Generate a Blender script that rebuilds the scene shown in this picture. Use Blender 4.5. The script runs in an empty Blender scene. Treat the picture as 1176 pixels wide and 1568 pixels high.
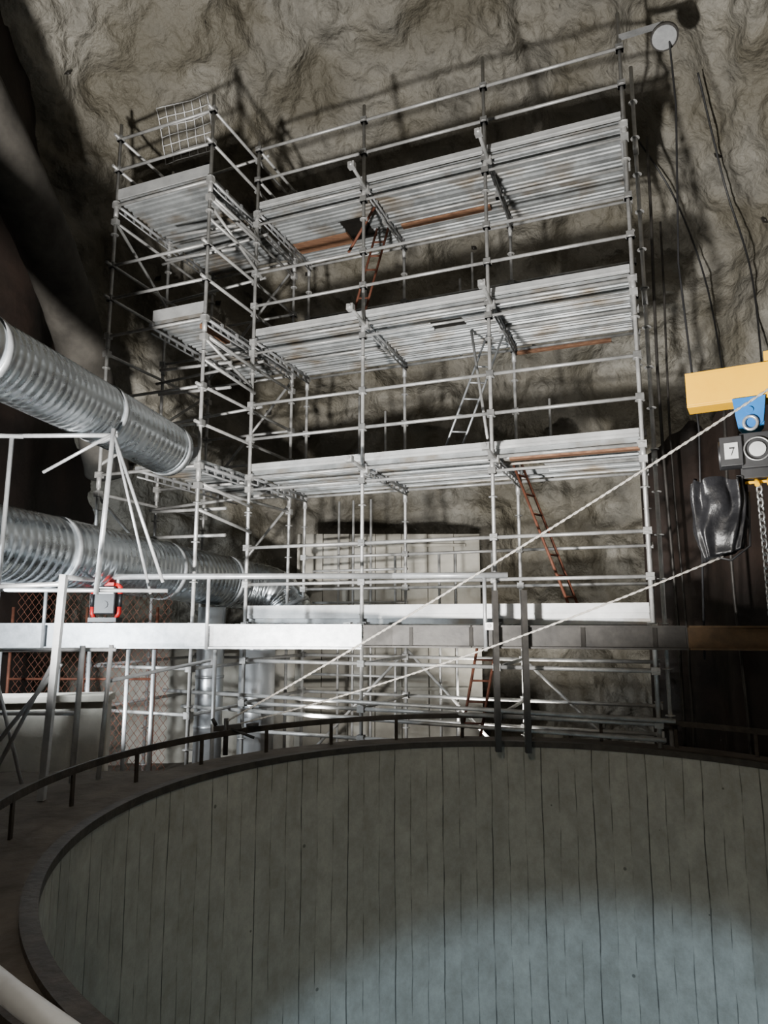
import bpy, math, random
from mathutils import Vector, noise
from mathutils.bvhtree import BVHTree
random.seed(7)
V = Vector
Z = V((0,0,1))

# ---------------------------------------------------------------- materials
def mat_new(name):
    m = bpy.data.materials.new(name); m.use_nodes = True
    nt = m.node_tree; b = nt.nodes['Principled BSDF']
    return m, nt, b

def noisy(name, c1, c2, scale=5, rough=0.6, metal=0.0, bump=0.2, bscale=None, detail=6, rough2=None, stretch=None, dist=0.02, c3=None, s3=1.0, spec=None, p3=(.45,.65)):
    m, nt, b = mat_new(name)
    tc = nt.nodes.new('ShaderNodeTexCoord')
    mp = nt.nodes.new('ShaderNodeMapping'); nt.links.new(tc.outputs['Object'], mp.inputs[0])
    if stretch: mp.inputs['Scale'].default_value = stretch
    n = nt.nodes.new('ShaderNodeTexNoise'); n.inputs['Scale'].default_value = scale; n.inputs['Detail'].default_value = detail
    n.inputs['Roughness'].default_value = 0.65
    nt.links.new(mp.outputs[0], n.inputs['Vector'])
    r = nt.nodes.new('ShaderNodeValToRGB')
    r.color_ramp.elements[0].position = 0.32; r.color_ramp.elements[1].position = 0.68
    r.color_ramp.elements[0].color = (*c1, 1); r.color_ramp.elements[1].color = (*c2, 1)
    nt.links.new(n.outputs[0], r.inputs[0])
    col = r.outputs[0]
    if c3:
        n3 = nt.nodes.new('ShaderNodeTexNoise'); n3.inputs['Scale'].default_value = s3; n3.inputs['Detail'].default_value = 7
        nt.links.new(tc.outputs['Object'], n3.inputs['Vector'])
        r3 = nt.nodes.new('ShaderNodeValToRGB'); r3.color_ramp.elements[0].position = p3[0]; r3.color_ramp.elements[1].position = p3[1]
        nt.links.new(n3.outputs[0], r3.inputs[0])
        mx = nt.nodes.new('ShaderNodeMixRGB'); nt.links.new(r3.outputs[0], mx.inputs[0])
        nt.links.new(col, mx.inputs[1]); mx.inputs[2].default_value = (*c3, 1)
        col = mx.outputs[0]
    nt.links.new(col, b.inputs['Base Color'])
    b.inputs['Metallic'].default_value = metal
    b.inputs['Roughness'].default_value = rough
    if spec is not None: b.inputs['Specular IOR Level'].default_value = spec
    if rough2 is not None:
        mr = nt.nodes.new('ShaderNodeMapRange'); mr.inputs[3].default_value = rough; mr.inputs[4].default_value = rough2
        nt.links.new(n.outputs[0], mr.inputs[0]); nt.links.new(mr.outputs[0], b.inputs['Roughness'])
    if bump > 0:
        nb = nt.nodes.new('ShaderNodeTexNoise'); nb.inputs['Scale'].default_value = bscale or scale*3; nb.inputs['Detail'].default_value = 8
        nt.links.new(mp.outputs[0], nb.inputs['Vector'])
        bp = nt.nodes.new('ShaderNodeBump'); bp.inputs['Strength'].default_value = bump; bp.inputs['Distance'].default_value = dist
        nt.links.new(nb.outputs[0], bp.inputs['Height']); nt.links.new(bp.outputs[0], b.inputs['Normal'])
    return m

M_ROCK = noisy('shotcrete_rock', (0.13,0.122,0.102), (0.34,0.32,0.275), scale=1.6, rough=0.85, rough2=0.45, bump=1.0, bscale=5.0, dist=0.13, c3=(0.135,0.122,0.092), s3=0.8, detail=8, p3=(.42,.60))
M_GALV = noisy('galvanized_steel', (0.36,0.375,0.39), (0.58,0.60,0.62), scale=9, rough=0.45, metal=0.6, bump=0.05)
M_TUBE = noisy('scaffold_tube_steel', (0.30,0.30,0.295), (0.54,0.535,0.52), scale=7, rough=0.45, metal=0.4, bump=0.05)
M_TRN = noisy('transom_steel', (0.26,0.265,0.27), (0.44,0.445,0.45), scale=7, rough=0.5, metal=0.5, bump=0.05)
M_DECK = noisy('steel_deck', (0.19,0.20,0.205), (0.42,0.435,0.44), scale=2.5, rough=0.5, metal=0.45, bump=0.08, bscale=30, c3=(0.19,0.158,0.12), s3=1.9, p3=(.50,.68))
M_TOE = noisy('toe_board_steel', (0.38,0.385,0.385), (0.60,0.605,0.60), scale=3, rough=0.5, metal=0.35, bump=0.05)
M_DUCT = noisy('spiral_duct_steel', (0.40,0.43,0.45), (0.60,0.64,0.67), scale=3, rough=0.20, rough2=0.36, metal=1.0, bump=0.05)
M_INOX = noisy('stainless_steel', (0.68,0.71,0.74), (0.80,0.82,0.84), scale=3, rough=0.3, metal=0.7, bump=0.02)
M_CONC = noisy('pale_concrete', (0.38,0.355,0.30), (0.60,0.57,0.50), scale=2, rough=0.85, bump=0.2, bscale=20)
M_PANEL = noisy('pale_cladding', (0.25,0.235,0.20), (0.42,0.40,0.35), scale=1.5, rough=0.75, bump=0.2, bscale=8)
M_FLOOR = noisy('dusty_floor_concrete', (0.05,0.04,0.03), (0.12,0.10,0.08), scale=3, rough=0.9, bump=0.5, bscale=14)
M_RIM = noisy('dark_rim_steel', (0.024,0.019,0.014), (0.065,0.052,0.04), scale=8, rough=0.6, metal=0.3, bump=0.3)
M_DARK = noisy('dark_painted_steel', (0.022,0.02,0.018), (0.055,0.05,0.045), scale=6, rough=0.5, metal=0.3, bump=0.1)
M_HATCH_SHADE = noisy('hatch_shade', (0.006,0.005,0.004), (0.014,0.012,0.010), scale=6, rough=0.8, bump=0.1, spec=.2)  # near-black: the darkness seen through open hatches, put into colour
M_BROWN = noisy('rusty_brown_steel', (0.055,0.03,0.012), (0.12,0.07,0.03), scale=6, rough=0.6, metal=0.2, bump=0.1)
M_RUST = noisy('rusty_tube', (0.09,0.03,0.016), (0.19,0.066,0.036), scale=10, rough=0.7, metal=0.2, bump=0.15)
M_WOOD = noisy('weathered_wood', (0.12,0.055,0.03), (0.28,0.145,0.08), scale=4, rough=0.8, bump=0.2, stretch=(1,6,6))
M_SHADE = noisy('shade_sheet', (0.007,0.0055,0.0045), (0.026,0.016,0.012), scale=1.2, rough=0.6, bump=0.5, bscale=3, dist=.05, spec=.35)  # near-black colour standing in for shade on both cavern sides
M_FAB = noisy('duct_fabric', (0.035,0.032,0.028), (0.085,0.078,0.068), scale=2, rough=0.8, bump=0.3, bscale=6, spec=.2)
M_WHITE = noisy('white_paint', (0.70,0.70,0.70), (0.82,0.82,0.82), scale=6, rough=0.4, bump=0.03)
M_FRAME = noisy('zinc_frame', (0.38,0.39,0.40), (0.60,0.61,0.62), scale=6, rough=0.42, metal=.45, bump=0.03)
M_YEL = noisy('yellow_crane_paint', (0.72,0.36,0.0), (0.80,0.42,0.0), scale=3, rough=0.4, bump=0.03, spec=.3)
M_BLUE = noisy('blue_paint', (0.008,0.10,0.32), (0.012,0.14,0.40), scale=4, rough=0.4, bump=0.03)
M_RED = noisy('red_plastic', (0.55,0.006,0.008), (0.66,0.012,0.012), scale=6, rough=0.4, bump=0.02)
M_BLACK = noisy('black_plastic', (0.010,0.010,0.011), (0.024,0.024,0.026), scale=6, rough=0.45, bump=0.05)
M_BAG = noisy('black_vinyl', (0.006,0.006,0.007), (0.018,0.018,0.02), scale=5, rough=0.36, bump=0.7, bscale=6, dist=.03, spec=.4)
M_ROPE = noisy('wire_rope', (0.24,0.225,0.20), (0.44,0.41,0.37), scale=60, rough=0.6, bump=0.3)
M_CHAIN = noisy('chain_steel', (0.3,0.3,0.3), (0.55,0.55,0.55), scale=20, rough=0.35, metal=0.7, bump=0.05)

def tank_material():
    m, nt, b = mat_new('board_marked_concrete')
    L = nt.links.new
    uv = nt.nodes.new('ShaderNodeUVMap')
    nw = nt.nodes.new('ShaderNodeTexNoise'); nw.inputs['Scale'].default_value=1.3; nw.inputs['Detail'].default_value=5; L(uv.outputs[0], nw.inputs['Vector'])
    sc = nt.nodes.new('ShaderNodeVectorMath'); sc.operation='SCALE'; sc.inputs['Scale'].default_value=.05; L(nw.outputs['Color'], sc.inputs[0])
    ad = nt.nodes.new('ShaderNodeVectorMath'); ad.operation='ADD'; L(uv.outputs[0], ad.inputs[0]); L(sc.outputs[0], ad.inputs[1])
    sep = nt.nodes.new('ShaderNodeSeparateXYZ'); L(ad.outputs[0], sep.inputs[0])
    def lines(period, width):
        d = nt.nodes.new('ShaderNodeMath'); d.operation='DIVIDE'; L(sep.outputs[0], d.inputs[0]); d.inputs[1].default_value = period
        f = nt.nodes.new('ShaderNodeMath'); f.operation='FRACT'; L(d.outputs[0], f.inputs[0])
        c = nt.nodes.new('ShaderNodeMath'); c.operation='LESS_THAN'; L(f.outputs[0], c.inputs[0]); c.inputs[1].default_value = width/period
        fl = nt.nodes.new('ShaderNodeMath'); fl.operation='FLOOR'; L(d.outputs[0], fl.inputs[0])
        return c.outputs[0], fl.outputs[0]
    l1, id1 = lines(0.54, 0.013)
    l2, id2 = lines(0.18, 0.010)
    wn = nt.nodes.new('ShaderNodeTexWhiteNoise'); wn.noise_dimensions='1D'; L(id2, wn.inputs['W'])
    mp = nt.nodes.new('ShaderNodeMapping'); L(uv.outputs[0], mp.inputs[0]); mp.inputs['Scale'].default_value=(1.5,1.1,1)
    n = nt.nodes.new('ShaderNodeTexNoise'); n.inputs['Scale'].default_value=2.6; n.inputs['Detail'].default_value=12; n.inputs['Roughness'].default_value=0.78; L(mp.outputs[0], n.inputs['Vector'])
    r = nt.nodes.new('ShaderNodeValToRGB'); r.color_ramp.elements[0].position=.25; r.color_ramp.elements[1].position=.75
    r.color_ramp.elements[0].color=(.20,.182,.145,1); r.color_ramp.elements[1].color=(.43,.405,.345,1); L(n.outputs[0], r.inputs[0])
    mx = nt.nodes.new('ShaderNodeMixRGB'); mx.blend_type='MULTIPLY'; mx.inputs[0].default_value=1; L(r.outputs[0], mx.inputs[1])
    mr = nt.nodes.new('ShaderNodeMapRange'); mr.inputs[3].default_value=.94; mr.inputs[4].default_value=1.05; L(wn.outputs['Value'], mr.inputs[0]); L(mr.outputs[0], mx.inputs[2])
    n2 = nt.nodes.new('ShaderNodeTexNoise'); n2.inputs['Scale'].default_value=3.0; n2.inputs['Detail'].default_value=6; L(uv.outputs[0], n2.inputs['Vector'])
    gt = nt.nodes.new('ShaderNodeMapRange'); gt.inputs[1].default_value=.40; gt.inputs[2].default_value=.58; L(n2.outputs[0], gt.inputs[0])
    m2 = nt.nodes.new('ShaderNodeMath'); m2.operation='MULTIPLY'; L(l2, m2.inputs[0]); L(gt.outputs[0], m2.inputs[1])
    m3 = nt.nodes.new('ShaderNodeMath'); m3.operation='MULTIPLY'; L(m2.outputs[0], m3.inputs[0]); m3.inputs[1].default_value=.7
    gt2 = nt.nodes.new('ShaderNodeMapRange'); gt2.inputs[1].default_value=.32; gt2.inputs[2].default_value=.55; gt2.inputs[3].default_value=.2; gt2.inputs[4].default_value=.9; L(n2.outputs[0], gt2.inputs[0])
    m4 = nt.nodes.new('ShaderNodeMath'); m4.operation='MULTIPLY'; L(l1, m4.inputs[0]); L(gt2.outputs[0], m4.inputs[1])
    mm = nt.nodes.new('ShaderNodeMath'); mm.operation='MAXIMUM'; L(m3.outputs[0], mm.inputs[0]); L(m4.outputs[0], mm.inputs[1])
    vo = nt.nodes.new('ShaderNodeTexVoronoi'); vo.inputs['Scale'].default_value=2.6; L(uv.outputs[0], vo.inputs['Vector'])
    lt = nt.nodes.new('ShaderNodeMath'); lt.operation='LESS_THAN'; lt.inputs[1].default_value=.045; L(vo.outputs['Distance'], lt.inputs[0])
    lt2 = nt.nodes.new('ShaderNodeMath'); lt2.operation='MULTIPLY'; lt2.inputs[1].default_value=.7; L(lt.outputs[0], lt2.inputs[0])
    mm2 = nt.nodes.new('ShaderNodeMath'); mm2.operation='MAXIMUM'; L(mm.outputs[0], mm2.inputs[0]); L(lt2.outputs[0], mm2.inputs[1])
    mx2 = nt.nodes.new('ShaderNodeMixRGB'); L(mm2.outputs[0], mx2.inputs[0]); L(mx.outputs[0], mx2.inputs[1]); mx2.inputs[2].default_value=(.05,.047,.038,1)
    L(mx2.outputs[0], b.inputs['Base Color']); b.inputs['Roughness'].default_value=.8
    bp = nt.nodes.new('ShaderNodeBump'); bp.inputs['Strength'].default_value=.5; bp.inputs['Distance'].default_value=.025
    sub = nt.nodes.new('ShaderNodeMath'); sub.operation='SUBTRACT'; L(n.outputs[0], sub.inputs[0]); L(mm2.outputs[0], sub.inputs[1])
    L(sub.outputs[0], bp.inputs['Height']); L(bp.outputs[0], b.inputs['Normal'])
    return m
M_TANK = tank_material()

# ---------------------------------------------------------------- mesh builder
class MB:
    def __init__(s): s.v=[]; s.f=[]; s.sm=[]
    def tube(s, a, b, r, seg=8, cap=True, r2=None):
        a=V(a); b=V(b); d=(b-a)
        if d.length<1e-6: return
        d.normalize()
        x = d.cross(Z if abs(d.z)<.95 else V((1,0,0))).normalized(); y=d.cross(x)
        if r2 is None: r2=r
        o=len(s.v)
        for i in range(seg):
            t=2*math.pi*i/seg; s.v.append(a+(x*math.cos(t)+y*math.sin(t))*r)
        for i in range(seg):
            t=2*math.pi*i/seg; s.v.append(b+(x*math.cos(t)+y*math.sin(t))*r2)
        for i in range(seg):
            j=(i+1)%seg; s.f.append((o+i,o+j,o+seg+j,o+seg+i)); s.sm.append(True)
        if cap:
            s.f.append(tuple(o+i for i in reversed(range(seg)))); s.sm.append(False)
            s.f.append(tuple(o+seg+i for i in range(seg))); s.sm.append(False)
    def pipe(s, pts, rad, seg=12, closed=False, cap=True):
        pts=[V(p) for p in pts]; n=len(pts); o=len(s.v)
        prev=None
        for k in range(n):
            if closed: d=pts[(k+1)%n]-pts[k-1]
            else: d=pts[min(k+1,n-1)]-pts[max(k-1,0)]
            d.normalize()
            if prev is None: x=d.cross(Z if abs(d.z)<.95 else V((1,0,0))).normalized()
            else: x=(prev-d*prev.dot(d)).normalized()
            prev=x; y=d.cross(x)
            r = rad[k] if isinstance(rad,(list,tuple)) else rad
            for i in range(seg):
                t=2*math.pi*i/seg; s.v.append(pts[k]+(x*math.cos(t)+y*math.sin(t))*r)
        for k in range(n if closed else n-1):
            k2=(k+1)%n
            for i in range(seg):
                j=(i+1)%seg; s.f.append((o+k*seg+i,o+k*seg+j,o+k2*seg+j,o+k2*seg+i)); s.sm.append(True)
        if cap and not closed:
            s.f.append(tuple(o+i for i in reversed(range(seg)))); s.sm.append(False)
            s.f.append(tuple(o+(n-1)*seg+i for i in range(seg))); s.sm.append(False)
    def box(s, c, ax, ay, az):
        c=V(c); ax=V(ax); ay=V(ay); az=V(az); o=len(s.v)
        for sx in (-1,1):
            for sy in (-1,1):
                for sz in (-1,1): s.v.append(c+ax*sx+ay*sy+az*sz)
        for f in ((0,1,3,2),(4,6,7,5),(0,4,5,1),(2,3,7,6),(0,2,6,4),(1,5,7,3)):
            s.f.append(tuple(o+i for i in f)); s.sm.append(False)
    def beam(s, a, b, w, h, up=Z):
        a=V(a); b=V(b); d=b-a; L=d.length; d.normalize(); side=d.cross(up).normalized(); u2=side.cross(d)
        s.box((a+b)/2, d*L/2, side*w/2, u2*h/2)
    def profile(s, a, d, L, xs, zs, wdir, up=Z):
        o=len(s.v); n=len(xs)
        for e in (0,L):
            for x,z in zip(xs,zs): s.v.append(V(a)+d*e+wdir*x+up*z)
        for i in range(n):
            j=(i+1)%n; s.f.append((o+i,o+j,o+n+j,o+n+i)); s.sm.append(False)
        s.f.append(tuple(o+i for i in reversed(range(n)))); s.sm.append(False)
        s.f.append(tuple(o+n+i for i in range(n))); s.sm.append(False)
    def sheet(s, rows):
        o=len(s.v); nr=len(rows); nc=len(rows[0])
        for r in rows: s.v+= [V(p) for p in r]
        for i in range(nr-1):
            for j in range(nc-1):
                a=o+i*nc+j; s.f.append((a,a+1,a+nc+1,a+nc)); s.sm.append(True)
    def obj(s, name, mat, parent=None, bevel=0):
        me=bpy.data.meshes.new(name); me.from_pydata([tuple(p) for p in s.v],[],s.f)
        me.polygons.foreach_set('use_smooth', s.sm)
        me.materials.append(mat); me.update()
        ob=bpy.data.objects.new(name, me); bpy.context.scene.collection.objects.link(ob)
        import bmesh
        bm=bmesh.new(); bm.from_mesh(me); bmesh.ops.recalc_face_normals(bm, faces=bm.faces); bm.to_mesh(me); bm.free()
        if bevel:
            m=ob.modifiers.new('bevel','BEVEL'); m.width=bevel; m.segments=2; m.limit_method='ANGLE'
        if parent: ob.parent=parent
        return ob
def empty(name):
    e=bpy.data.objects.new(name,None); bpy.context.scene.collection.objects.link(e); return e
def smooth(pts,k=6):
    out=[]
    for i in range(len(pts)-1):
        p0=pts[max(i-1,0)];p1=pts[i];p2=pts[i+1];p3=pts[min(i+2,len(pts)-1)]
        for j in range(k):
            t=j/k; out.append(.5*((2*p1)+(p2-p0)*t+(2*p0-5*p1+4*p2-p3)*t*t+(3*p1-p0-3*p2+p3)*t*t*t))
    out.append(pts[-1]); return out

# ---------------------------------------------------------------- cavern shell
BV=None
def cavern():
    global BV
    NT,NZ=640,270
    vs=[];fs=[]
    zw=4.6; H=7.6; zb=-1.3
    for j in range(NZ+1):
        q=j/NZ
        if q<.38:
            z=zb+(zw-zb)*(q/.38); sc=1.0
        else:
            a=(q-.38)/.62*math.pi/2; z=zw+H*math.sin(a); sc=math.cos(a)
        sc=max(sc,.002)
        for i in range(NT):
            t=2*math.pi*i/NT; c=math.cos(t); s_=math.sin(t)
            e=2/2.5
            x=(5.7 if c>0 else 7.3)*math.copysign(abs(c)**e,c)*sc+.3
            y=9.5*math.copysign(abs(s_)**e,s_)*sc+4.0
            p=V((x,y,z)); d=(p-V((.3,4,min(z,zw)))).normalized()
            wv=noise.noise_vector(p*.5)*.5
            n1=noise.fractal(p*0.32+V((7,1,3)),1.0,2.0,4)*.60
            n2=noise.fractal((p+wv)*0.95+V((2,9,4)),0.9,2.1,6)*.32
            rg=(1-abs(noise.noise((p+wv)*.8+V((5,5,1))))*2)
            rg2=(1-abs(noise.noise((p+wv)*1.8+V((1,5,8))))*2)
            nn=noise.fractal(p*3.2,.8,2.1,3)*.06
            p=p+d*(n1+n2+rg*.24+rg2*.07+nn)
            vs.append(p)
    for j in range(NZ):
        for i in range(NT):
            k=(i+1)%NT
            fs.append((j*NT+i,(j+1)*NT+i,(j+1)*NT+k,j*NT+k))
    me=bpy.data.meshes.new('cavern'); me.from_pydata([tuple(v) for v in vs],[],fs)
    me.polygons.foreach_set('use_smooth',[True]*len(fs)); me.materials.append(M_ROCK)
    ob=bpy.data.objects.new('wall_rock_vault',me); bpy.context.scene.collection.objects.link(ob)
    BV=BVHTree.FromPolygons(vs,fs)
cavern()
def drape(p,off=.05,c=V((0,4,2.5))):
    p=V(p); d=(p-c).normalized(); h=BV.ray_cast(c,d)
    return h[0]-d*off if h[0] else p

# tank ------------------------------------------------------------
TC=V((1.15,4.85,0)); R=3.1; RO=3.62; DEP=8.0
def ring_pt(r,a,z): return V((TC.x+r*math.cos(a),TC.y+r*math.sin(a),z))
def tank():
    par=empty('concrete_tank')
    N=192
    vs=[];fs=[];uvs=[]
    rows=[0,-.05,-.6,-1.5,-3,-5,-DEP]
    for z in rows:
        for i in range(N+1):
            a=2*math.pi*i/N; vs.append(ring_pt(R,a,z)); uvs.append((a*R,z))
    for j in range(len(rows)-1):
        for i in range(N):
            fs.append((j*(N+1)+i,j*(N+1)+i+1,(j+1)*(N+1)+i+1,(j+1)*(N+1)+i))
    me=bpy.data.meshes.new('inner_wall'); me.from_pydata([tuple(v) for v in vs],[],fs)
    ul=me.uv_layers.new(name='UVMap')
    for p in me.polygons:
        for li in p.loop_indices: ul.data[li].uv=uvs[me.loops[li].vertex_index]
    me.polygons.foreach_set('use_smooth',[True]*len(fs)); me.materials.append(M_TANK)
    ob=bpy.data.objects.new('inner_wall',me); bpy.context.scene.collection.objects.link(ob); ob.parent=par
    def ringprof(name,prof,mat,n=160):
        m=MB(); k=len(prof)
        for i in range(n):
            a=2*math.pi*i/n
            for r,z in prof: m.v.append(ring_pt(r,a,z+ (noise.noise(V((a*6,r,z)))*.012 if mat is M_FLOOR else 0)))
        for i in range(n):
            i2=(i+1)%n
            for q in range(k):
                q2=(q+1)%k; m.f.append((i*k+q,i*k+q2,i2*k+q2,i2*k+q)); m.sm.append(False)
        return m.obj(name,mat,par)
    ringprof('wall_top_ledge',[(R+.005,-.02),(RO,-.02),(RO,-1.3),(R+.005,-1.3)],M_FLOOR)
    ringprof('rim_angle',[(R-.012,.015),(R+.07,.015),(R+.07,-.018),(R+.004,-.018),(R+.004,-.045),(R-.012,-.045)],M_RIM)
    m=MB(); n=96
    for i in range(n): m.v.append(ring_pt(R,2*math.pi*i/n,-DEP))
    m.f.append(tuple(range(n))); m.sm.append(False); m.obj('tank_bottom',M_TANK if False else M_CONC,par)
    ringprof('guard_band',[(3.50,.205),(3.52,.205),(3.52,.26),(3.50,.26)],M_RIM)
    m=MB()
    for i in range(28):
        a=2*math.pi*(i+.3)/28; p=ring_pt(3.512,a,0)
        m.box(p+Z*.09,(p-TC).normalized()*.008,V((-math.sin(a),math.cos(a),0))*.018,Z*.12)
    m.obj('guard_posts',M_RIM,par)
    m=MB(); c=V((-1.57,7.12,.27))
    m.beam(c+V((-.12,0,.0)),c+V((.15,.03,.02)),.05,.05); m.tube(c+V((0,0,-.25)),c+V((0,0,.1)),.025)
    m.tube(c+V((.05,0,0)),c+V((.28,.02,-.09)),.014); m.tube(c+V((.2,0,.03)),c+V((.32,.02,.04)),.02); m.tube(c+V((-.1,0,.03)),c+V((-.14,0,.10)),.02)
    m.obj('rope_clamp',M_DARK,par)
tank()

# floors -----------------------------------------------------------
def floors():
    m=MB(); n=128
    rs=[3.4,3.7,5,7,9.2,13]
    for i in range(n):
        a=2*math.pi*i/n
        for r in rs: m.v.append(ring_pt(r,a,-1.0+noise.noise(V((r*math.cos(a),r*math.sin(a),0)))*.04))
    k=len(rs)
    for i in range(n):
        i2=(i+1)%n
        for q in range(k-1): m.f.append((i*k+q,i*k+q+1,i2*k+q+1,i2*k+q)); m.sm.append(True)
    m.obj('floor',M_FLOOR)
    m=MB(); pts=[]
    a0,a1=math.radians(150),math.radians(390)
    for i in range(61):
        a=a0+(a1-a0)*i/60; pts.append(ring_pt(3.6,a,-.03))
    outer=[]
    for i in range(61):
        a=a0+(a1-a0)*i/60; p=ring_pt(9.5,a,-.03)
        p.x=max(-7.2,min(6.2,p.x)); p.y=max(-5.3,min(p.y,6.5)); outer.append(p)
    for p,q in zip(pts,outer): m.v+= [p,q,p-Z*1.2,q-Z*1.2]
    for i in range(60):
        o=i*4
        m.f+=[(o,o+4,o+5,o+1),(o+2,o+3,o+7,o+6),(o+1,o+5,o+7,o+3),(o,o+2,o+6,o+4)]; m.sm+=[False]*4
    m.f.append((0,1,3,2)); m.f.append((240,242,243,241)); m.sm+=[False]*2
    m.obj('floor_upper_slab',M_FLOOR)
floors()

def shade_sheets():
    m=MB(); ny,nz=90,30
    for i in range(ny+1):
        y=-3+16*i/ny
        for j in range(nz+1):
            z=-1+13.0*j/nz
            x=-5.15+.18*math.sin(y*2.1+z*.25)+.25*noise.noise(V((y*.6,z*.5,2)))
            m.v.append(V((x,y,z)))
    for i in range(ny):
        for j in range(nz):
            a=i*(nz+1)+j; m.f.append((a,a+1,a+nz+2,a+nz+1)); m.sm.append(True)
    m.obj('shade_sheet_left',M_SHADE)  # added dark sheet; its colour carries the shadow on the left side
    m=MB(); rows=[]
    for i in range(81):
        q=i/80; b0=V((3.95,10.4,0)).lerp(V((5.3,5.0,0)),q)
        top=4.0+.5*noise.noise(V((q*5,0,3)))+.25*noise.noise(V((q*17,0,3)))-.5*max(0,.2-q)*5
        w=.05*math.sin(q*46)+.05*math.sin(q*19+1)
        rows.append([b0+V((-.9,-.25,0)).normalized()*(w*(1-.4*k/14))+Z*(-1+(top+1)*k/14) for k in range(15)])
    m.sheet(rows); m.obj('shade_sheet_right',M_SHADE)  # added dark sheet in place of the unlit passage at lower right
shade_sheets()

# low walls
m=MB()
m.beam((-4.9,6.75,-.22),(-2.75,7.15,-.22),.2,1.55); m.beam((-4.9,6.73,.58),(-2.72,7.13,.58),.3,.07)
m.obj('parapet_wall',M_CONC,bevel=.01)
m=MB()
m.beam((-4.9,12.0,-.1),(-1.5,12.0,-.1),.15,2.0); m.beam((-4.9,11.96,.94),(-1.5,11.96,.94),.25,.08)
m.obj('wall_back_low',M_CONC,bevel=.01)
m=MB()
x=-1.5
while x<1.3:
    m.beam((x+.006,11.9,.9),(x+.447,11.87,.9),.05,3.8); x+=.45
for z in (.2,1.4,2.6): m.beam((-1.5,11.85,z),(1.4,11.82,z),.04,.05)
m.obj('cladding_panels',M_PANEL,bevel=.006)

# ---------------------------------------------------------------- scaffolding
P0=V((-1.874,9.44,0)); U=V((.9306,-.366,0)); Nn=V((.366,.9306,0)); B=1.712; D=1.65
def S(s,t,z): return P0+U*s+Nn*t+Z*z
scaf=empty('scaffolding_tower')
LV=[1.29,3.32,5.305,7.295]
std=MB(); led=MB(); ros=MB(); deck=MB(); trn=MB(); toe=MB(); wood=MB(); rust=MB(); dia=MB(); clamps=MB(); hat=MB()
r0=.024
def standard(s,t,z0,z1,r=r0):
    std.tube(S(s,t,z0),S(s,t,z1),r,10)
    std.box(S(s,t,z0+.01),U*.08,Nn*.08,Z*.008)
    z=math.ceil(z0/.5)*.5+.3
    while z<z1-.02:
        ros.tube(S(s,t,z-.005),S(s,t,z+.005),.055,10); z+=.5
    for z in LV:
        if z<z1: ros.tube(S(s,t,z-.22),S(s,t,z-.0),.033,10)
def coup(s,t,z):
    c=S(s,t,z); clamps.box(c,U*.045,Nn*.04,Z*.04)
def ledger(s0,t0,s1,t1,z,r=.022,over=0.03,z2=None):
    a=S(s0,t0,z); b=S(s1,t1,z if z2 is None else z2); d=(b-a).normalized()
    led.tube(a-d*over,b+d*over,r,8)
    coup(s0,t0,z); coup(s1,t1,z if z2 is None else z2)
bays=[0,B,2*B,3*B]
for i,s in enumerate(bays):
    standard(s,0,-1,(8.45,8.55,8.75,8.8)[i])
    standard(s,D,-1,8.4)
standard(3*B+.12,.35,-1,8.3)
LS0,LS1,LT0,LT1=-.148-1.62,-.148,-.95,1.4
for s in (LS0,LS1):
    for t in (LT0,(LT0+LT1)/2,LT1): standard(s,t,-1,8.55)
def plank(s0,s1,t,w,z,M=None):
    M=M or deck
    dz=random.uniform(-.008,.008); a=S(s0,t,z+dz)
    prof=[(w,0),(w-.035,0),(w-.045,.03)]
    k=3; inner=w-.09; step=inner/(k*2-1)
    x=w-.045
    for q in range(k):
        x2=x-step
        if q<k-1:
            prof+=[(x2+.006,.03),(x2-.004,.012)]
            x3=x2-step; prof+=[(x3+.004,.012),(x3-.006,.03)]; x=x3
    prof+=[(.045,.03),(.035,0),(0,0)]
    xs=[0,w]+[p[0] for p in prof]; zs=[.065,.065]+[p[1] for p in prof]
    M.profile(a,U,s1-s0,xs,zs,Nn)
def deckbay(s0,s1,t0,t1,z,hatch=None,woodleft=(),closed=False):
    n=int(round((t1-t0)/.31)); w=(t1-t0)/n
    for k in range(n):
        t=t0+k*w
        if hatch and hatch[2]<=k<=hatch[3]:
            if hatch[0]>s0+.03:
                if k in woodleft:
                    for q in range(3):
                        wood.box(S((s0+.05+hatch[0])/2,t+w*(q+.5)/3,z+.02),U*((hatch[0]-s0)/2-.03),Nn*(w/6-.006),Z*.02)
                else: plank(s0+.02,hatch[0],t,w-.012,z,deck)
            if hatch[1]<s1-.03: plank(hatch[1],s1-.02,t,w-.012,z,deck)
            if closed:
                hat.box(S((hatch[0]+hatch[1])/2,t+w/2,z+.05),U*((hatch[1]-hatch[0])/2),Nn*(w/2),Z*.008)  # dark panel added to stand for the shade beyond the opening
        else: plank(s0+.02,s1-.02,t,w-.012,z,deck)
def transom(s,t0,t1,z):
    a=S(s,t0,z-.03); b=S(s,t1,z-.03)
    trn.tube(a,b,.022,8); trn.tube(a-Z*.085,b-Z*.085,.012,8)
    L=(b-a).length; k=int(L/.18)
    for i in range(1,k):
        p=a+(b-a)*i/k; trn.box(p-Z*.045,U*.006,Nn*.02,Z*.03)
    for i in range(0,k,2):
        p=a+(b-a)*i/k; trn.box(p+Z*.03,U*.03,Nn*.02,Z*.022)
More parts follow.
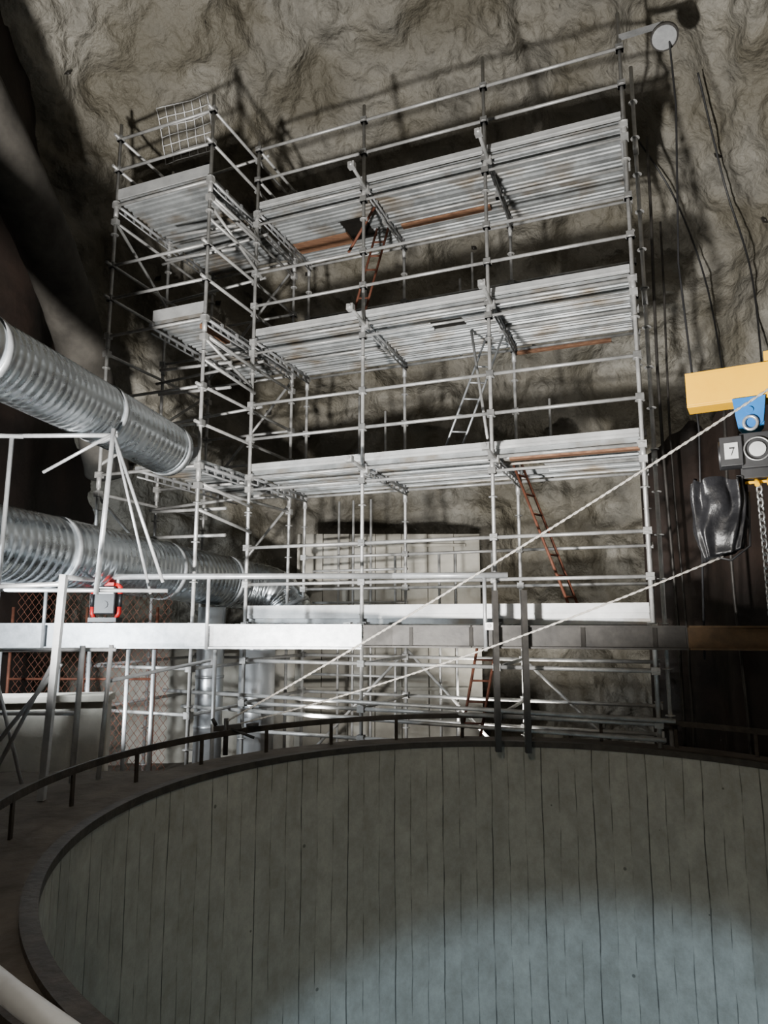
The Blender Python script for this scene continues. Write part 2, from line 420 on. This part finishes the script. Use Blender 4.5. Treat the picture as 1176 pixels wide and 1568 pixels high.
for li,z in enumerate(LV):
    for i in range(3):
        h=None; wl=(); cl=False
        if li==3 and i==0: h=(1.0,1.42,2,3); wl=(3,); cl=True
        if li==2 and i==1: h=(2.52,2.98,1,1); cl=True
        if li==1 and i==2: h=(2*B+.1,2*B+.5,2,3)
        if li==0 and i==1: h=(B+1.3,B+1.68,2,3)
        deckbay(bays[i],bays[i+1],.04,D-.04,z,h,wl,cl)
        hgt=.17 if li in (0,) else .10
        toe.box(S((bays[i]+bays[i+1])/2,.015,z+.065+hgt/2),U*(B/2-.03),Nn*.012,Z*hgt/2)
        toe.box(S((bays[i]+bays[i+1])/2,.0,z+.065+hgt*.3),U*(B/2-.035),Nn*.008,Z*.008)
        toe.box(S((bays[i]+bays[i+1])/2,D-.01,z+.065+.05),U*(B/2-.03),Nn*.012,Z*.05)
        for t,off in ((0,(.52,1.02,-.03)),(D,(.52,1.02,-.03))):
            for o in off: ledger(bays[i],t,bays[i+1],t,z+o)
        ledger(bays[i],-.0,bays[i+1],0,z-.20,r=.018)
        if h is None: ledger(bays[i],.85,bays[i+1],.85,z-.03,r=.022)
    for i,s in enumerate(bays):
        transom(s+( .03 if i<3 else -.03),0,D,z)
        if i in(1,2):
            ledger(s+.04,-.5,s+.04,0,z-.02,r=.024,over=.06,z2=z-.06)
    for o in (.52,1.02):
        ledger(3*B,0,3*B,D,z+o)
        if li==3: ledger(0,0,0,D,z+o)
    if li>0:
        s0=LS0 if li==3 else LS0+.75
        if li==1: s0=LS0+.65
        deckbay(s0,LS1,LT0+.03,LT1-.03,z)
        tm=(LT0+LT1)/2
        toe.box(S((s0+LS1)/2,LT0+.005,z+.13),U*((LS1-s0)/2-.02),Nn*.012,Z*.075)
        transom(LS1,LT0,LT1,z); transom(s0,LT0,LT1,z)
        for t in (LT0,tm,LT1):
            ledger(LS0,t,LS1,t,z-.04)
            if t!=tm:
                ledger(LS0,t,LS1,t,z+.52); ledger(LS0,t,LS1,t,z+1.02)
        for s in (LS0,LS1):
            ledger(s,LT0,s,LT1,z+.52,over=.12); ledger(s,LT0,s,LT1,z+1.02,over=.12); ledger(s,LT0,s,LT1,z-.3)
    if li>0:
        for o in (-.35,.95):
            led.tube(S(LS0-.1,.2,z+o),S(LS1+.2,.2,z+o+.1),.022,8)
        for o in (-.55,-.9):
            led.tube(S(LS1-.9,LT0+.25,z+o),S(.05,LT0+.35,z+o),.022,8)
            led.tube(S(LS1,LT0,z+o+.3),S(.05,0,z+o+.1),.022,8)
for i in range(3):
    for z in (-.1,.25,.8):
        ledger(bays[i],0,bays[i+1],0,z,r=.024,over=.05); ledger(bays[i],D,bays[i+1],D,z,r=.024)
for s in bays:
    for z in (.25,.8): ledger(s,0,s,D,z)
for z in (.2,.75,1.15):
    ledger(LS0,LT0,LS1,LT0,z); ledger(LS0,LT1,LS1,LT1,z); ledger(LS0,LT0,LS0,LT1,z); ledger(LS1,LT0,LS1,LT1,z)
led.tube(S(-1.2,-.12,.38),S(5.3,-.08,.30),.024,8); led.tube(S(-.9,-.1,.18),S(5.2,-.06,.10),.024,8)
for s in (.55,.8,1.1,1.5,2.2,2.45,3.0): std.tube(S(s,D+.12,-1),S(s,D+.12,3.2 if s<1.2 else 2.3),.02,8)
for z in (.5,1.0,1.6,2.1,2.5): led.tube(S(.1,D+.12,z),S(1.7,D+.12,z),.02,8)
for s,z0,z1 in ((.9,3.3,4.9),(1.35,3.3,4.6),(2.6,5.3,6.6),(2.8,7.0,5.6),(1.0,5.3,6.7),(3.9,3.3,4.5)):
    std.tube(S(s,D+.1,z0),S(s,D+.1,z1),.02,8)
for (s0,z0,s1,z1) in ((0,-.8,B,.9),(2*B,-.8,B,.9),(2*B,.8,3*B,-.8)):
    dia.tube(S(s0,D+.05,z0),S(s1,D+.05,z1),.022,8)
for li in (0,1,2):
    z=LV[li]; dia.tube(S(LS0,LT1,z+.1),S(LS1,LT1,z+1.85),.022,8)
    dia.tube(S(LS0,LT0,z+(.1 if li%2 else 1.7)),S(LS0,LT1,z+(1.8 if li%2 else .1)),.022,8)
dia.tube(S(LS1,LT0,5.0),S(0,.0,4.6),.022,8); dia.tube(S(LS1,LT0,6.9),S(.05,.1,6.3),.022,8)
wood.box(S(2.55*B,.05,3.262),U*B*.43,Nn*.05,Z*.02)
wood.box(S(2.4*B,D+.03,5.25),U*B*.4,Nn*.03,Z*.04)
wood.box(S(-.3,-.5,5.25),Nn*.3,U*.04,Z*.03)
wood.box(S(1.5*B,1.1,7.275),U*B*.40,Nn*.06,Z*.014)
def ladder(M,a,b,w,n,r=.018):
    a=V(a);b=V(b);M.tube(a-w/2,b-w/2,r,8);M.tube(a+w/2,b+w/2,r,8)
    for i in range(1,n):
        p=a+(b-a)*i/n; M.tube(p-w/2,p+w/2,r*.8,6)
alu=MB()
ladder(rust,S(1.62,.95,7.22),S(1.2,.75,5.4),U*.16+Nn*.05,8)
ladder(alu,S(3.3,.95,5.25),S(2.65,.7,3.4),U*.20+Nn*.1,8,r=.015)
ladder(rust,S(3.55,.8,3.45),S(4.3,.6,1.35),U*.08+Nn*.25,8)
ladder(rust,S(3.2,.75,1.35),S(2.85,.45,-.7),U*.24,8)
rust.tube(S(1.75,.3,7.15),S(1.3,.4,6.6),.02,8)
led.tube(S(3.0,.8,5.3),S(3.35,.2,3.4),.02,8)
std.obj('standards',M_TUBE,scaf); led.obj('ledgers',M_TUBE,scaf); ros.obj('rosettes',M_TUBE,scaf); clamps.obj('couplers',M_TUBE,scaf)
deck.obj('deck_planks',M_DECK,scaf); trn.obj('transoms',M_TRN,scaf); toe.obj('toe_boards',M_TOE,scaf); hat.obj('hatch_shade_panels',M_HATCH_SHADE,scaf)  # hatch panels are added, dark in place of shaded openings
wood.obj('timber_boards',M_WOOD,scaf); rust.obj('rusty_ladders',M_RUST,scaf); alu.obj('aluminium_ladder',M_GALV,scaf); dia.obj('diagonal_braces',M_TUBE,scaf)

# floodlight on the tower head
par=empty('floodlight')
m=MB(); c=S(3*B,0,8.42)+U*.52
m.beam(S(3*B,0,8.46),c+Z*.05,.05,.05); m.tube(c+Z*.05,c-Z*.1,.03)
m.obj('arm',M_TRN,par)
m=MB(); d=V((-.25,-.35,-.9)).normalized(); cc=c-Z*.10
m.tube(cc-d*.12,cc+d*.02,.07,20,r2=.15); m.tube(cc+d*.02,cc+d*.06,.16,20); m.obj('housing',M_DARK,par)
m=MB(); m.tube(cc+d*.06,cc+d*.065,.14,20); m.obj('lens',M_TRN,par)
m=MB(); pts=[c-Z*.1+V((.05,0,0)),c+V((.10,.05,-1)),c+V((.02,.1,-3)),c+V((.12,.1,-5)),c+V((.05,.2,-7.5))]
m.pipe(pts,.012,6); m.obj('cable',M_BLACK,par)

m=MB()
for x,y,z0,z1,r in ((3.75,9.0,-1,8.2,.022),(3.95,9.2,-1,7.0,.016),(4.05,8.0,-1,4.2,.02)):
    m.pipe([(x+.03*math.sin(k),y,z0+(z1-z0)*k/8) for k in range(9)],r,8)
m.obj('riser_pipes',M_DARK)
m=MB()
for pl in ([(4.0,9.9,9.0),(4.25,9.6,7.5),(4.5,9.5,6),(4.6,9.4,4.2)],[(4.9,9.0,9.6),(4.85,9.1,7.5),(4.95,9.0,6),(5.1,9,4.2)]):
    m.pipe(smooth([drape(p,.28) for p in pl],8),.014,8)
m.obj('power_cables',M_BLACK)

# ---------------------------------------------------------------- ducts
def duct(name,pts,r,rib=.09,mat=M_DUCT,bands=()):
    pts=[V(p) for p in pts]
    seg=[(pts[i+1]-pts[i]).length for i in range(len(pts)-1)]; L=sum(seg)
    n=int(L/rib)*6; out=[];rad=[]
    for k in range(n+1):
        q=L*k/n; i=0
        while i<len(seg)-1 and q>seg[i]: q-=seg[i]; i+=1
        p0=pts[max(i-1,0)];p1=pts[i];p2=pts[i+1];p3=pts[min(i+2,len(pts)-1)]; t=q/seg[i]
        p=.5*((2*p1)+(p2-p0)*t+(2*p0-5*p1+4*p2-p3)*t*t+(3*p1-p0-3*p2+p3)*t*t*t)
        out.append(p); rad.append(r*(1+(.022 if k%6==0 else (.012 if k%6 in(1,5) else 0)))*(1+.006*noise.noise(V((q*3,i,0)))))
    par=empty(name)
    m=MB(); m.pipe(out,rad,48); m.obj('spiral_shell',mat,par)
    m=MB()
    for b in bands:
        k=int(b*n); d=(out[min(k+1,n)]-out[k-1]).normalized()
        m.tube(out[k]-d*.03,out[k]+d*.03,r*1.05,48)
    if bands: m.obj('joint_bands',M_GALV,par)
duct('ventilation_duct',[(-4.0,2.2,3.6),(-3.62,4.0,3.55),(-3.24,5.6,3.5),(-2.92,7.0,3.45),(-2.62,8.25,3.38)],.31,.085,bands=(.52,.78,.98))
duct('ventilation_duct',[(-4.75,4.3,2.2),(-3.87,6.95,2.11),(-3.0,9.5,2.0),(-2.35,10.9,1.9),(-1.75,11.15,1.75),(-1.45,11.15,1.3)],.38,.095,bands=(.42,.66,.82,.97))
duct('fabric_ventilation_duct',[(-4.5,3.5,7.7),(-4.35,5.5,7.1),(-4.3,7.2,6.5),(-4.35,8.6,5.9),(-4.4,9.8,5.0),(-4.45,10.9,3.7)],.34,.5,mat=M_FAB)
m=MB(); m.tube((-2.55,10.35,-1),(-2.55,10.35,1.52),.2,32)
for z in (-.2,.5,1.2): m.tube((-2.55,10.35,z),(-2.55,10.35,z+.04),.21,32)
m.obj('steel_riser_duct',M_INOX)
m=MB(); m.tube((-1.85,10.3,-1),(-1.85,10.3,.95),.26,32); m.tube((-1.85,10.3,.95),(-1.85,10.3,1.1),.26,32,r2=.1)
for z in (.1,.9): m.tube((-1.85,10.3,z),(-1.85,10.3,z+.04),.27,32)
m.obj('steel_vessel',M_INOX)

# ---------------------------------------------------------------- walkway beam + handrail
par=empty('walkway_beam')
RZ=.11
def BP(s):
    if s<.5: return V((-5.0,8.30,0)).lerp(V((.1,8.02,0)),s/.5)
    return V((.1,8.02,0)).lerp(V((5.2,6.9,0)),(s-.5)/.5)
def ch(M,s0,s1,z0,z1):
    z0+=RZ;z1+=RZ
    for a_,b_ in (((s0,min(s1,.5)),) if s1<=.5 else (((s0,.5),(.5,s1)) if s0<.5 else ((s0,s1),))):
        a=BP(a_);b=BP(b_);zc=(z0+z1)/2
        M.beam(a+Z*zc,b+Z*zc,.02,z1-z0)
        M.beam(a+V((0,-.02,z1-.01)),b+V((0,-.02,z1-.01)),.07,.02); M.beam(a+V((0,-.02,z0+.01)),b+V((0,-.02,z0+.01)),.07,.02)
m=MB(); ch(m,0,.29,.90,1.19); ch(m,.292,.465,.90,1.18); m.obj('galvanized_channel',M_GALV,par)
m=MB(); ch(m,.467,.585,.92,1.17); ch(m,.587,.80,.92,1.17)
for s in (.61,.64):
    m.beam(BP(s)+V((0,-.09,-.05)),BP(s)+V((0,-.09,1.66)),.06,.08,up=V((0,1,0)))
for s in (.52,.585,.70,.77): m.box(BP(s)+V((0,-.02,1.155)),V((.02,0,0)),V((0,.01,0)),Z*.12)
m.obj('dark_channel',M_DARK,par)
m=MB(); ch(m,.802,1,.92,1.17); m.obj('brown_channel',M_BROWN,par)
m=MB()
m.tube(BP(.1)+V((0,-.05,1.84)),BP(.5)+V((0,-.05,1.84)),.034,12); m.tube(BP(.5)+V((0,-.05,1.84)),BP(.625)+V((0,-.05,1.83)),.034,12)
m.tube(BP(0)+V((0,-.05,1.76)),BP(.1)+V((0,-.05,1.76)),.022,10)
for s in (.1,.29,.6): m.tube(BP(s)+V((0,-.05,1.0)),BP(s)+V((0,-.05,1.84)),.022,8)
for s in (.05,.12,.155,.2,.23,.3): m.tube(BP(s)+V((0,-.03,-1)),BP(s)+V((0,-.03,1.0)),.024,8)
m.obj('handrail',M_FRAME,par)
m=MB()
m.beam((-2.62,5.56,-.02),(-2.56,5.54,1.70),.05,.05,up=V((0,1,0)))
m.tube((-2.64,6.12,-.02),(-2.62,6.12,1.12),.026); m.tube((-2.48,6.28,-.02),(-2.44,6.3,1.12),.022)
m.tube((-2.56,5.54,1.68),(-3.4,8.2,1.8),.022)
m.tube((-2.56,5.6,1.63),(-4.4,6.2,1.6),.020)
m.tube((-2.74,6.62,1.58),(-2.66,6.6,3.2),.026); m.tube((-2.66,6.6,3.15),(-2.15,6.75,1.7),.016); m.tube((-2.66,6.6,3.15),(-2.35,7.0,1.6),.014)
m.tube((-3.75,6.5,1.62),(-2.1,6.75,1.62),.02)
m.tube((-3.75,6.5,3.1),(-2.62,6.62,3.14),.022); m.tube((-3.6,6.5,3.1),(-3.62,6.5,0),.022)
m.tube((-4.6,6.2,3.06),(-3.5,6.52,3.1),.022); m.tube((-3.3,6.55,2.75),(-2.66,6.6,3.15),.016)
m.tube((-3.1,5.6,.0),(-2.58,5.6,1.1),.016); m.tube((-2.56,5.6,1.0),(-3.3,5.6,.02),.018); m.tube((-3.3,6.0,.9),(-3.0,6.0,0),.016)
m.tube((-2.40,6.3,1.08),(-4.2,6.12,1.08),.018); m.tube((-2.62,6.12,.55),(-4.2,6.12,.55),.018); m.tube((-2.47,6.3,.8),(-1.9,7.7,.9),.018)
m.obj('duct_support_frame',M_FRAME)

m=MB(); x0=-4.7;y0=8.95
for i in range(22):
    x=x0+i*.09
    m.pipe([(x+.045*(k%2)+0, y0, -.6+k*.06) for k in range(39)],.004,4)
    m.pipe([(x+.09-.045*(k%2)+0, y0+.006, -.6+k*.06) for k in range(39)],.004,4)
for z in (-.6,.6,1.7): m.tube((-4.75,y0,z),(-2.9,y0,z),.015)
for x in (-4.75,-3.8,-2.9): m.tube((x,y0,-1),(x,y0,1.5),.02)
m.obj('wire_mesh_fence',M_RUST)

# work light on the beam
par=empty('work_light')
c=BP(.171)+V((0,.04,1.205+RZ)); k_=1.25
def w(x,y,z): return c+V((x*k_,y*k_,z*k_))
m=MB(); m.box(w(0,-.06,.20),V((.10,0,0))*k_,V((0,.05,0))*k_,Z*.13*k_); m.obj('lamp_body',M_BLACK,par,bevel=.015)
m=MB()
for dx in (-.125,.125):
    m.pipe([w(dx*.8,-.06,.03),w(dx,-.06,.08),w(dx,-.06,.14)],.022*k_,8)
    m.pipe([w(dx,-.06,.26),w(dx,-.06,.32),w(dx*.7,-.06,.35)],.024*k_,8)
m.box(w(0,-.06,.35),V((.08,0,0))*k_,V((0,.05,0))*k_,Z*.015*k_)
m.obj('red_corners',M_RED,par)
m=MB(); m.box(w(0,-.115,.29),V((.085,0,0))*k_,V((0,.005,0))*k_,Z*.03*k_); m.pipe([w(-.1,-.06,.36),w(-.1,-.06,.44),w(.1,-.06,.44),w(.1,-.06,.36)],.014*k_,8)
m.obj('lamp_glass_and_handle',M_WHITE,par)
m=MB(); m.box(w(0,-.06,.02),V((.13,0,0))*k_,V((0,.08,0))*k_,Z*.02*k_); m.tube(w(0,-.112,.16),w(0,-.118,.16),.035*k_,16)
for dx in (-.13,.13): m.tube(w(dx,-.06,.14),w(dx,-.06,.26),.018*k_)
m.obj('foot_and_dial',M_BLACK,par)

m=MB(); m.pipe([(-2.3,3.55,.035),(-2.0,3.25,.035),(-1.66,2.97,.035),(-1.32,2.68,.035),(-.98,2.41,.035),(-.55,2.12,.035),(.0,1.9,.035)],.045,12)
m.obj('white_hose',M_WHITE)

# ---------------------------------------------------------------- crane
par=empty('overhead_crane')
cd=V((.87,-.48,0)).normalized(); cs=V((.48,.87,0)).normalized()
E=V((2.38,5.22,3.09))
m=MB()
m.box(E+cd*1.35,cd*1.35,cs*.012,Z*.12); m.box(E+cd*1.35+Z*.125,cd*1.35,cs*.10,Z*.012); m.box(E+cd*1.35-Z*.125,cd*1.35,cs*.10,Z*.012)
m.box(E+cd*1.35-cs*.095,cd*1.35,cs*.006,Z*.12)
m.box(E+cd*.78+Z*.18,cd*.24,cs*.08,Z*.045)
m.obj('yellow_girder',M_YEL,par,bevel=.004)
m=MB(); t=E+cd*2.75; m.beam(V((t.x,t.y,-.02)),V((t.x,t.y,3.35)),.26,.26,up=V((0,1,0))); m.box(V((t.x,t.y,0.02)),V((.3,0,0)),V((0,.3,0)),Z*.03); m.obj('mast',M_YEL,par,bevel=.01)
h=E+cd*.42+Z*.02
m=MB()
for q in (-.1,.1):
    m.profile(h+cs*q*1.1-cs*.008-Z*.36,cs,.016,[-.11,.11,.085,.04,-.04,-.085],[.22,.22,.03,-.02,-.02,.03],cd)
m.tube(h-cs*.13-Z*.24,h+cs*.13-Z*.24,.025,14)
m.obj('blue_trolley',M_BLUE,par)
m=MB(); m.pipe([h+cd*.045*math.cos(a)-cs*.13-Z*(.34-.05*math.sin(a)) for a in [2*math.pi*k/16 for k in range(16)]],.012,8,closed=True)
m.obj('suspension_ring',M_CHAIN,par)
m=MB(); hb=h-Z*.54+cd*.03
m.box(hb,cd*.11,cs*.12,Z*.13); m.tube(hb+cd*.1,hb+cd*.34,.12,24); m.tube(hb-cd*.1,hb-cd*.26,.11,24)
for k in range(5): m.tube(hb+cd*(.13+k*.04),hb+cd*(.14+k*.04),.128,24)
m.box(hb-Z*.16,cd*.12,cs*.07,Z*.04); m.box(hb-cs*.13-cd*.17,cd*.075,cs*.02,Z*.11)
m.obj('hoist_body',M_BLACK,par,bevel=.008)
m=MB(); m.tube(hb-cs*.125+cd*.0,hb-cs*.135+cd*.0,.055,24); m.box(hb-cs*.153-cd*.17,cd*.045,cs*.003,Z*.06)
m.obj('white_plates',M_TOE,par)
m=MB(); m.pipe([hb-cs*.14+(cd*math.cos(a)+Z*math.sin(a))*.085 for a in [2*math.pi*k/24 for k in range(24)]],.006,6,closed=True); m.obj('gauge_rim',M_CHAIN,par)
m=MB(); m.box(hb-cs*.158-cd*.165+Z*.02,cd*.018,cs*.002,Z*.005); m.beam(hb-cs*.158-cd*.152+Z*.02,hb-cs*.158-cd*.172-Z*.035,.004,.008,up=cs); m.obj('number_mark',M_BLACK,par)
m=MB(); m.tube(hb-Z*.22-cd*.10,hb-Z*.22+cd*.3,.012)
for k in range(4): m.tube(hb-Z*.2+cd*(-.02+k*.08),hb-Z*.25+cd*(-.02+k*.08)-cs*.05,.018)
m.obj('yellow_guides',M_YEL,par)
m=MB(); bc=hb-Z*.19-cd*.28; nseg=96; rows=30
for j in range(rows+1):
    q=j/rows; w_=.195+.012*math.sin(q*5)-.05*max(0,q-.8)*3; dth=.11
    zz=-.56*q
    for i in range(nseg):
        a=2*math.pi*i/nseg
        fold=(.012+.014*(1-q))*math.sin(a*10+q*2.5+3*noise.noise(V((math.cos(a),math.sin(a),q*1.5))))+.024*noise.noise(V((math.cos(a)*1.8,math.sin(a)*1.8,q*4)))
        sx=math.copysign(abs(math.cos(a))**.5,math.cos(a)); sy=math.copysign(abs(math.sin(a))**.5,math.sin(a))
        m.v.append(bc+cd*(sx*(w_+fold)*.86)+cs*(sy*(dth+fold))+Z*(zz+(.05*math.cos(a)*q)+.02*math.sin(a*7)*(1-q)))
for j in range(rows):
    for i in range(nseg):
        k=(i+1)%nseg; m.f.append((j*nseg+i,j*nseg+k,(j+1)*nseg+k,(j+1)*nseg+i)); m.sm.append(True)
m.f.append(tuple(rows*nseg+i for i in range(nseg))); m.sm.append(True)
m.obj('chain_bag',M_BAG,par)
def chain(M,a,b,L=.05,r=.005,w=.014):
    a=V(a);b=V(b);d=(b-a);n=int(d.length/(L*.72));d.normalize()
    x=d.cross(V((1,.3,.1))).normalized();y=d.cross(x)
    for k in range(n):
        c=a+d*(k+.5)*L*.72; s1=x if k%2 else y; pts=[]
        for q in range(10):
            t=2*math.pi*q/10; pts.append(c+d*math.cos(t)*L/2+s1*math.sin(t)*w)
        M.pipe(pts,r,5,closed=True)
m=MB()
chain(m,hb-Z*.2-cd*.01,hb+cd*.00-Z*1.35,L=.07,r=.008,w=.022); chain(m,hb-Z*.2+cd*.07,hb+cd*.07-Z*1.5,L=.07,r=.008,w=.022)
chain(m,hb-Z*.2+cd*.13,V((hb.x+.10,hb.y-.09,-2.0)),r=.005)
m.obj('load_chains',M_CHAIN,par)
m=MB(); m.pipe([bc-cd*.1-Z*.56,bc+cd*.05-Z*.60,bc+cd*.18-Z*.5,bc+cd*.2-Z*.1],.01,6); m.obj('black_cable',M_BLACK,par)

def rope(name,a,b,sag,r=.011):
    a=V(a);b=V(b);m=MB();x=(b-a).cross(Z).normalized();y=x.cross(b-a).normalized()
    for ph in (0,math.pi):
        pts=[]
        for k in range(241):
            t=k/240; p=a.lerp(b,t)-Z*sag*4*t*(1-t); w=t*(b-a).length*2*math.pi/.12+ph
            pts.append(p+(x*math.cos(w)+y*math.sin(w))*r*.5)
        m.pipe(pts,r*.6,5)
    m.obj(name,M_ROPE)
rope('tag_line_rope',E+cd*.9+Z*.12-cs*.11,(-1.57,7.12,.34),.06)
rope('tag_line_rope',bc-Z*.57+cs*.0,(-1.5,7.16,.30),.09,.009)

def on_patch(c,ux,uy,n,size,name,r=.008):
    m=MB(); c=V(c);ux=V(ux).normalized();uy=V(uy).normalized()
    for i in range(n+1):
        o=(i/n-.5)*size
        for A,Bv in ((ux,uy),(uy,ux)):
            m.pipe([drape(c+A*o+Bv*(k/8-.5)*size,.05) for k in range(9)],r,5)
    m.obj(name,M_WHITE)
on_patch((-3.2,10.2,9.2),(1,-.1,.25),(-.1,-.5,.85),6,.85,'reinforcement_mesh')
on_patch((.5,9.0,11.0),(1,.6,.1),(-.4,.8,-.5),4,.45,'reinforcement_mesh')
m=MB()
rb=random.Random(3)
for k in range(40):
    a=rb.uniform(.1,1.5)*math.pi/1.6+.3; z=rb.uniform(1,10)
    tgt=V((6*math.cos(a),4+8*math.sin(a),z)); p=drape(tgt,.0); d=(V((0,4,2.5))-p).normalized()
    m.tube(p-d*.05,p+d*rb.uniform(.06,.16),.012,6); m.box(p+d*.03,V((.05,0,0)),V((0,.02,.02)),V((0,.02,.05)))
m.obj('rock_bolts',M_DARK)

# ---------------------------------------------------------------- lights
def spot(name,loc,tgt,e,col,cone,blend=.3,size=.05):
    l=bpy.data.lights.new(name,'SPOT'); l.energy=e; l.color=col; l.spot_size=math.radians(cone); l.spot_blend=blend; l.shadow_soft_size=size
    o=bpy.data.objects.new(name,l); o.location=loc; o.rotation_euler=(V(tgt)-V(loc)).to_track_quat('-Z','Y').to_euler(); bpy.context.scene.collection.objects.link(o)
def point(name,loc,e,col,size=.1):
    l=bpy.data.lights.new(name,'POINT'); l.energy=e; l.color=col; l.shadow_soft_size=size
    o=bpy.data.objects.new(name,l); o.location=loc; bpy.context.scene.collection.objects.link(o)
spot('flood_key',(-2.1,1.7,.24),(.9,9.6,7.3),6900,(1,.975,.93),80,.25,.22)
spot('flood_left',(-4.3,5.9,1.3),(-3.1,9.2,1.9),740,(.88,.95,1),104,.4,.05)
spot('fill_low_left',(-3.2,7.5,.45),(-1.9,10.6,.7),170,(.95,.98,1),90,.5,.05)  # added fill, brightens the steel cylinders and lower left
spot('flood_behind',(-.9,8.9,.1),(.6,12,2.2),200,(1,.98,.94),130,.6,.06)
spot('fill_behind_right',(1.3,9.7,-.5),(2.9,12,3.4),560,(1,.96,.88),100,.6,.08)  # added fill, makes the rock behind the right bays look paler
pl=V((2.2,2.6,-2.0)); az=math.radians(25); el=math.radians(-72)
spot('pit_light',pl,pl+V((math.sin(az)*math.cos(el),math.cos(az)*math.cos(el),math.sin(el))),620,(.50,.74,1),162,.14,.08)
spot('tank_wash',(-1.0,-.6,3.2),(1.5,7.9,-1.0),420,(1,.92,.78),62,.7,.25)
spot('hose_fill',(-2.6,1.2,1.7),(-1.35,2.7,0),26,(1,.97,.93),58,.6,.08)  # added fill, brightens the white hose and nearby ledge
point('cavern_fill',(2.2,2.0,7.0),110,(1,.95,.89),.6)
w=bpy.data.worlds.new('world'); bpy.context.scene.world=w; w.use_nodes=True
w.node_tree.nodes['Background'].inputs[0].default_value=(.002,.002,.002,1)

# camera
cam=bpy.data.cameras.new('camera'); co=bpy.data.objects.new('camera',cam); bpy.context.scene.collection.objects.link(co)
co.location=(0,0,1.35); co.rotation_euler=(math.radians(90+8.79),0,0)
cam.sensor_fit='VERTICAL'; cam.sensor_height=36; cam.lens=36*1080/1600
cam.clip_start=.05
bpy.context.scene.camera=co
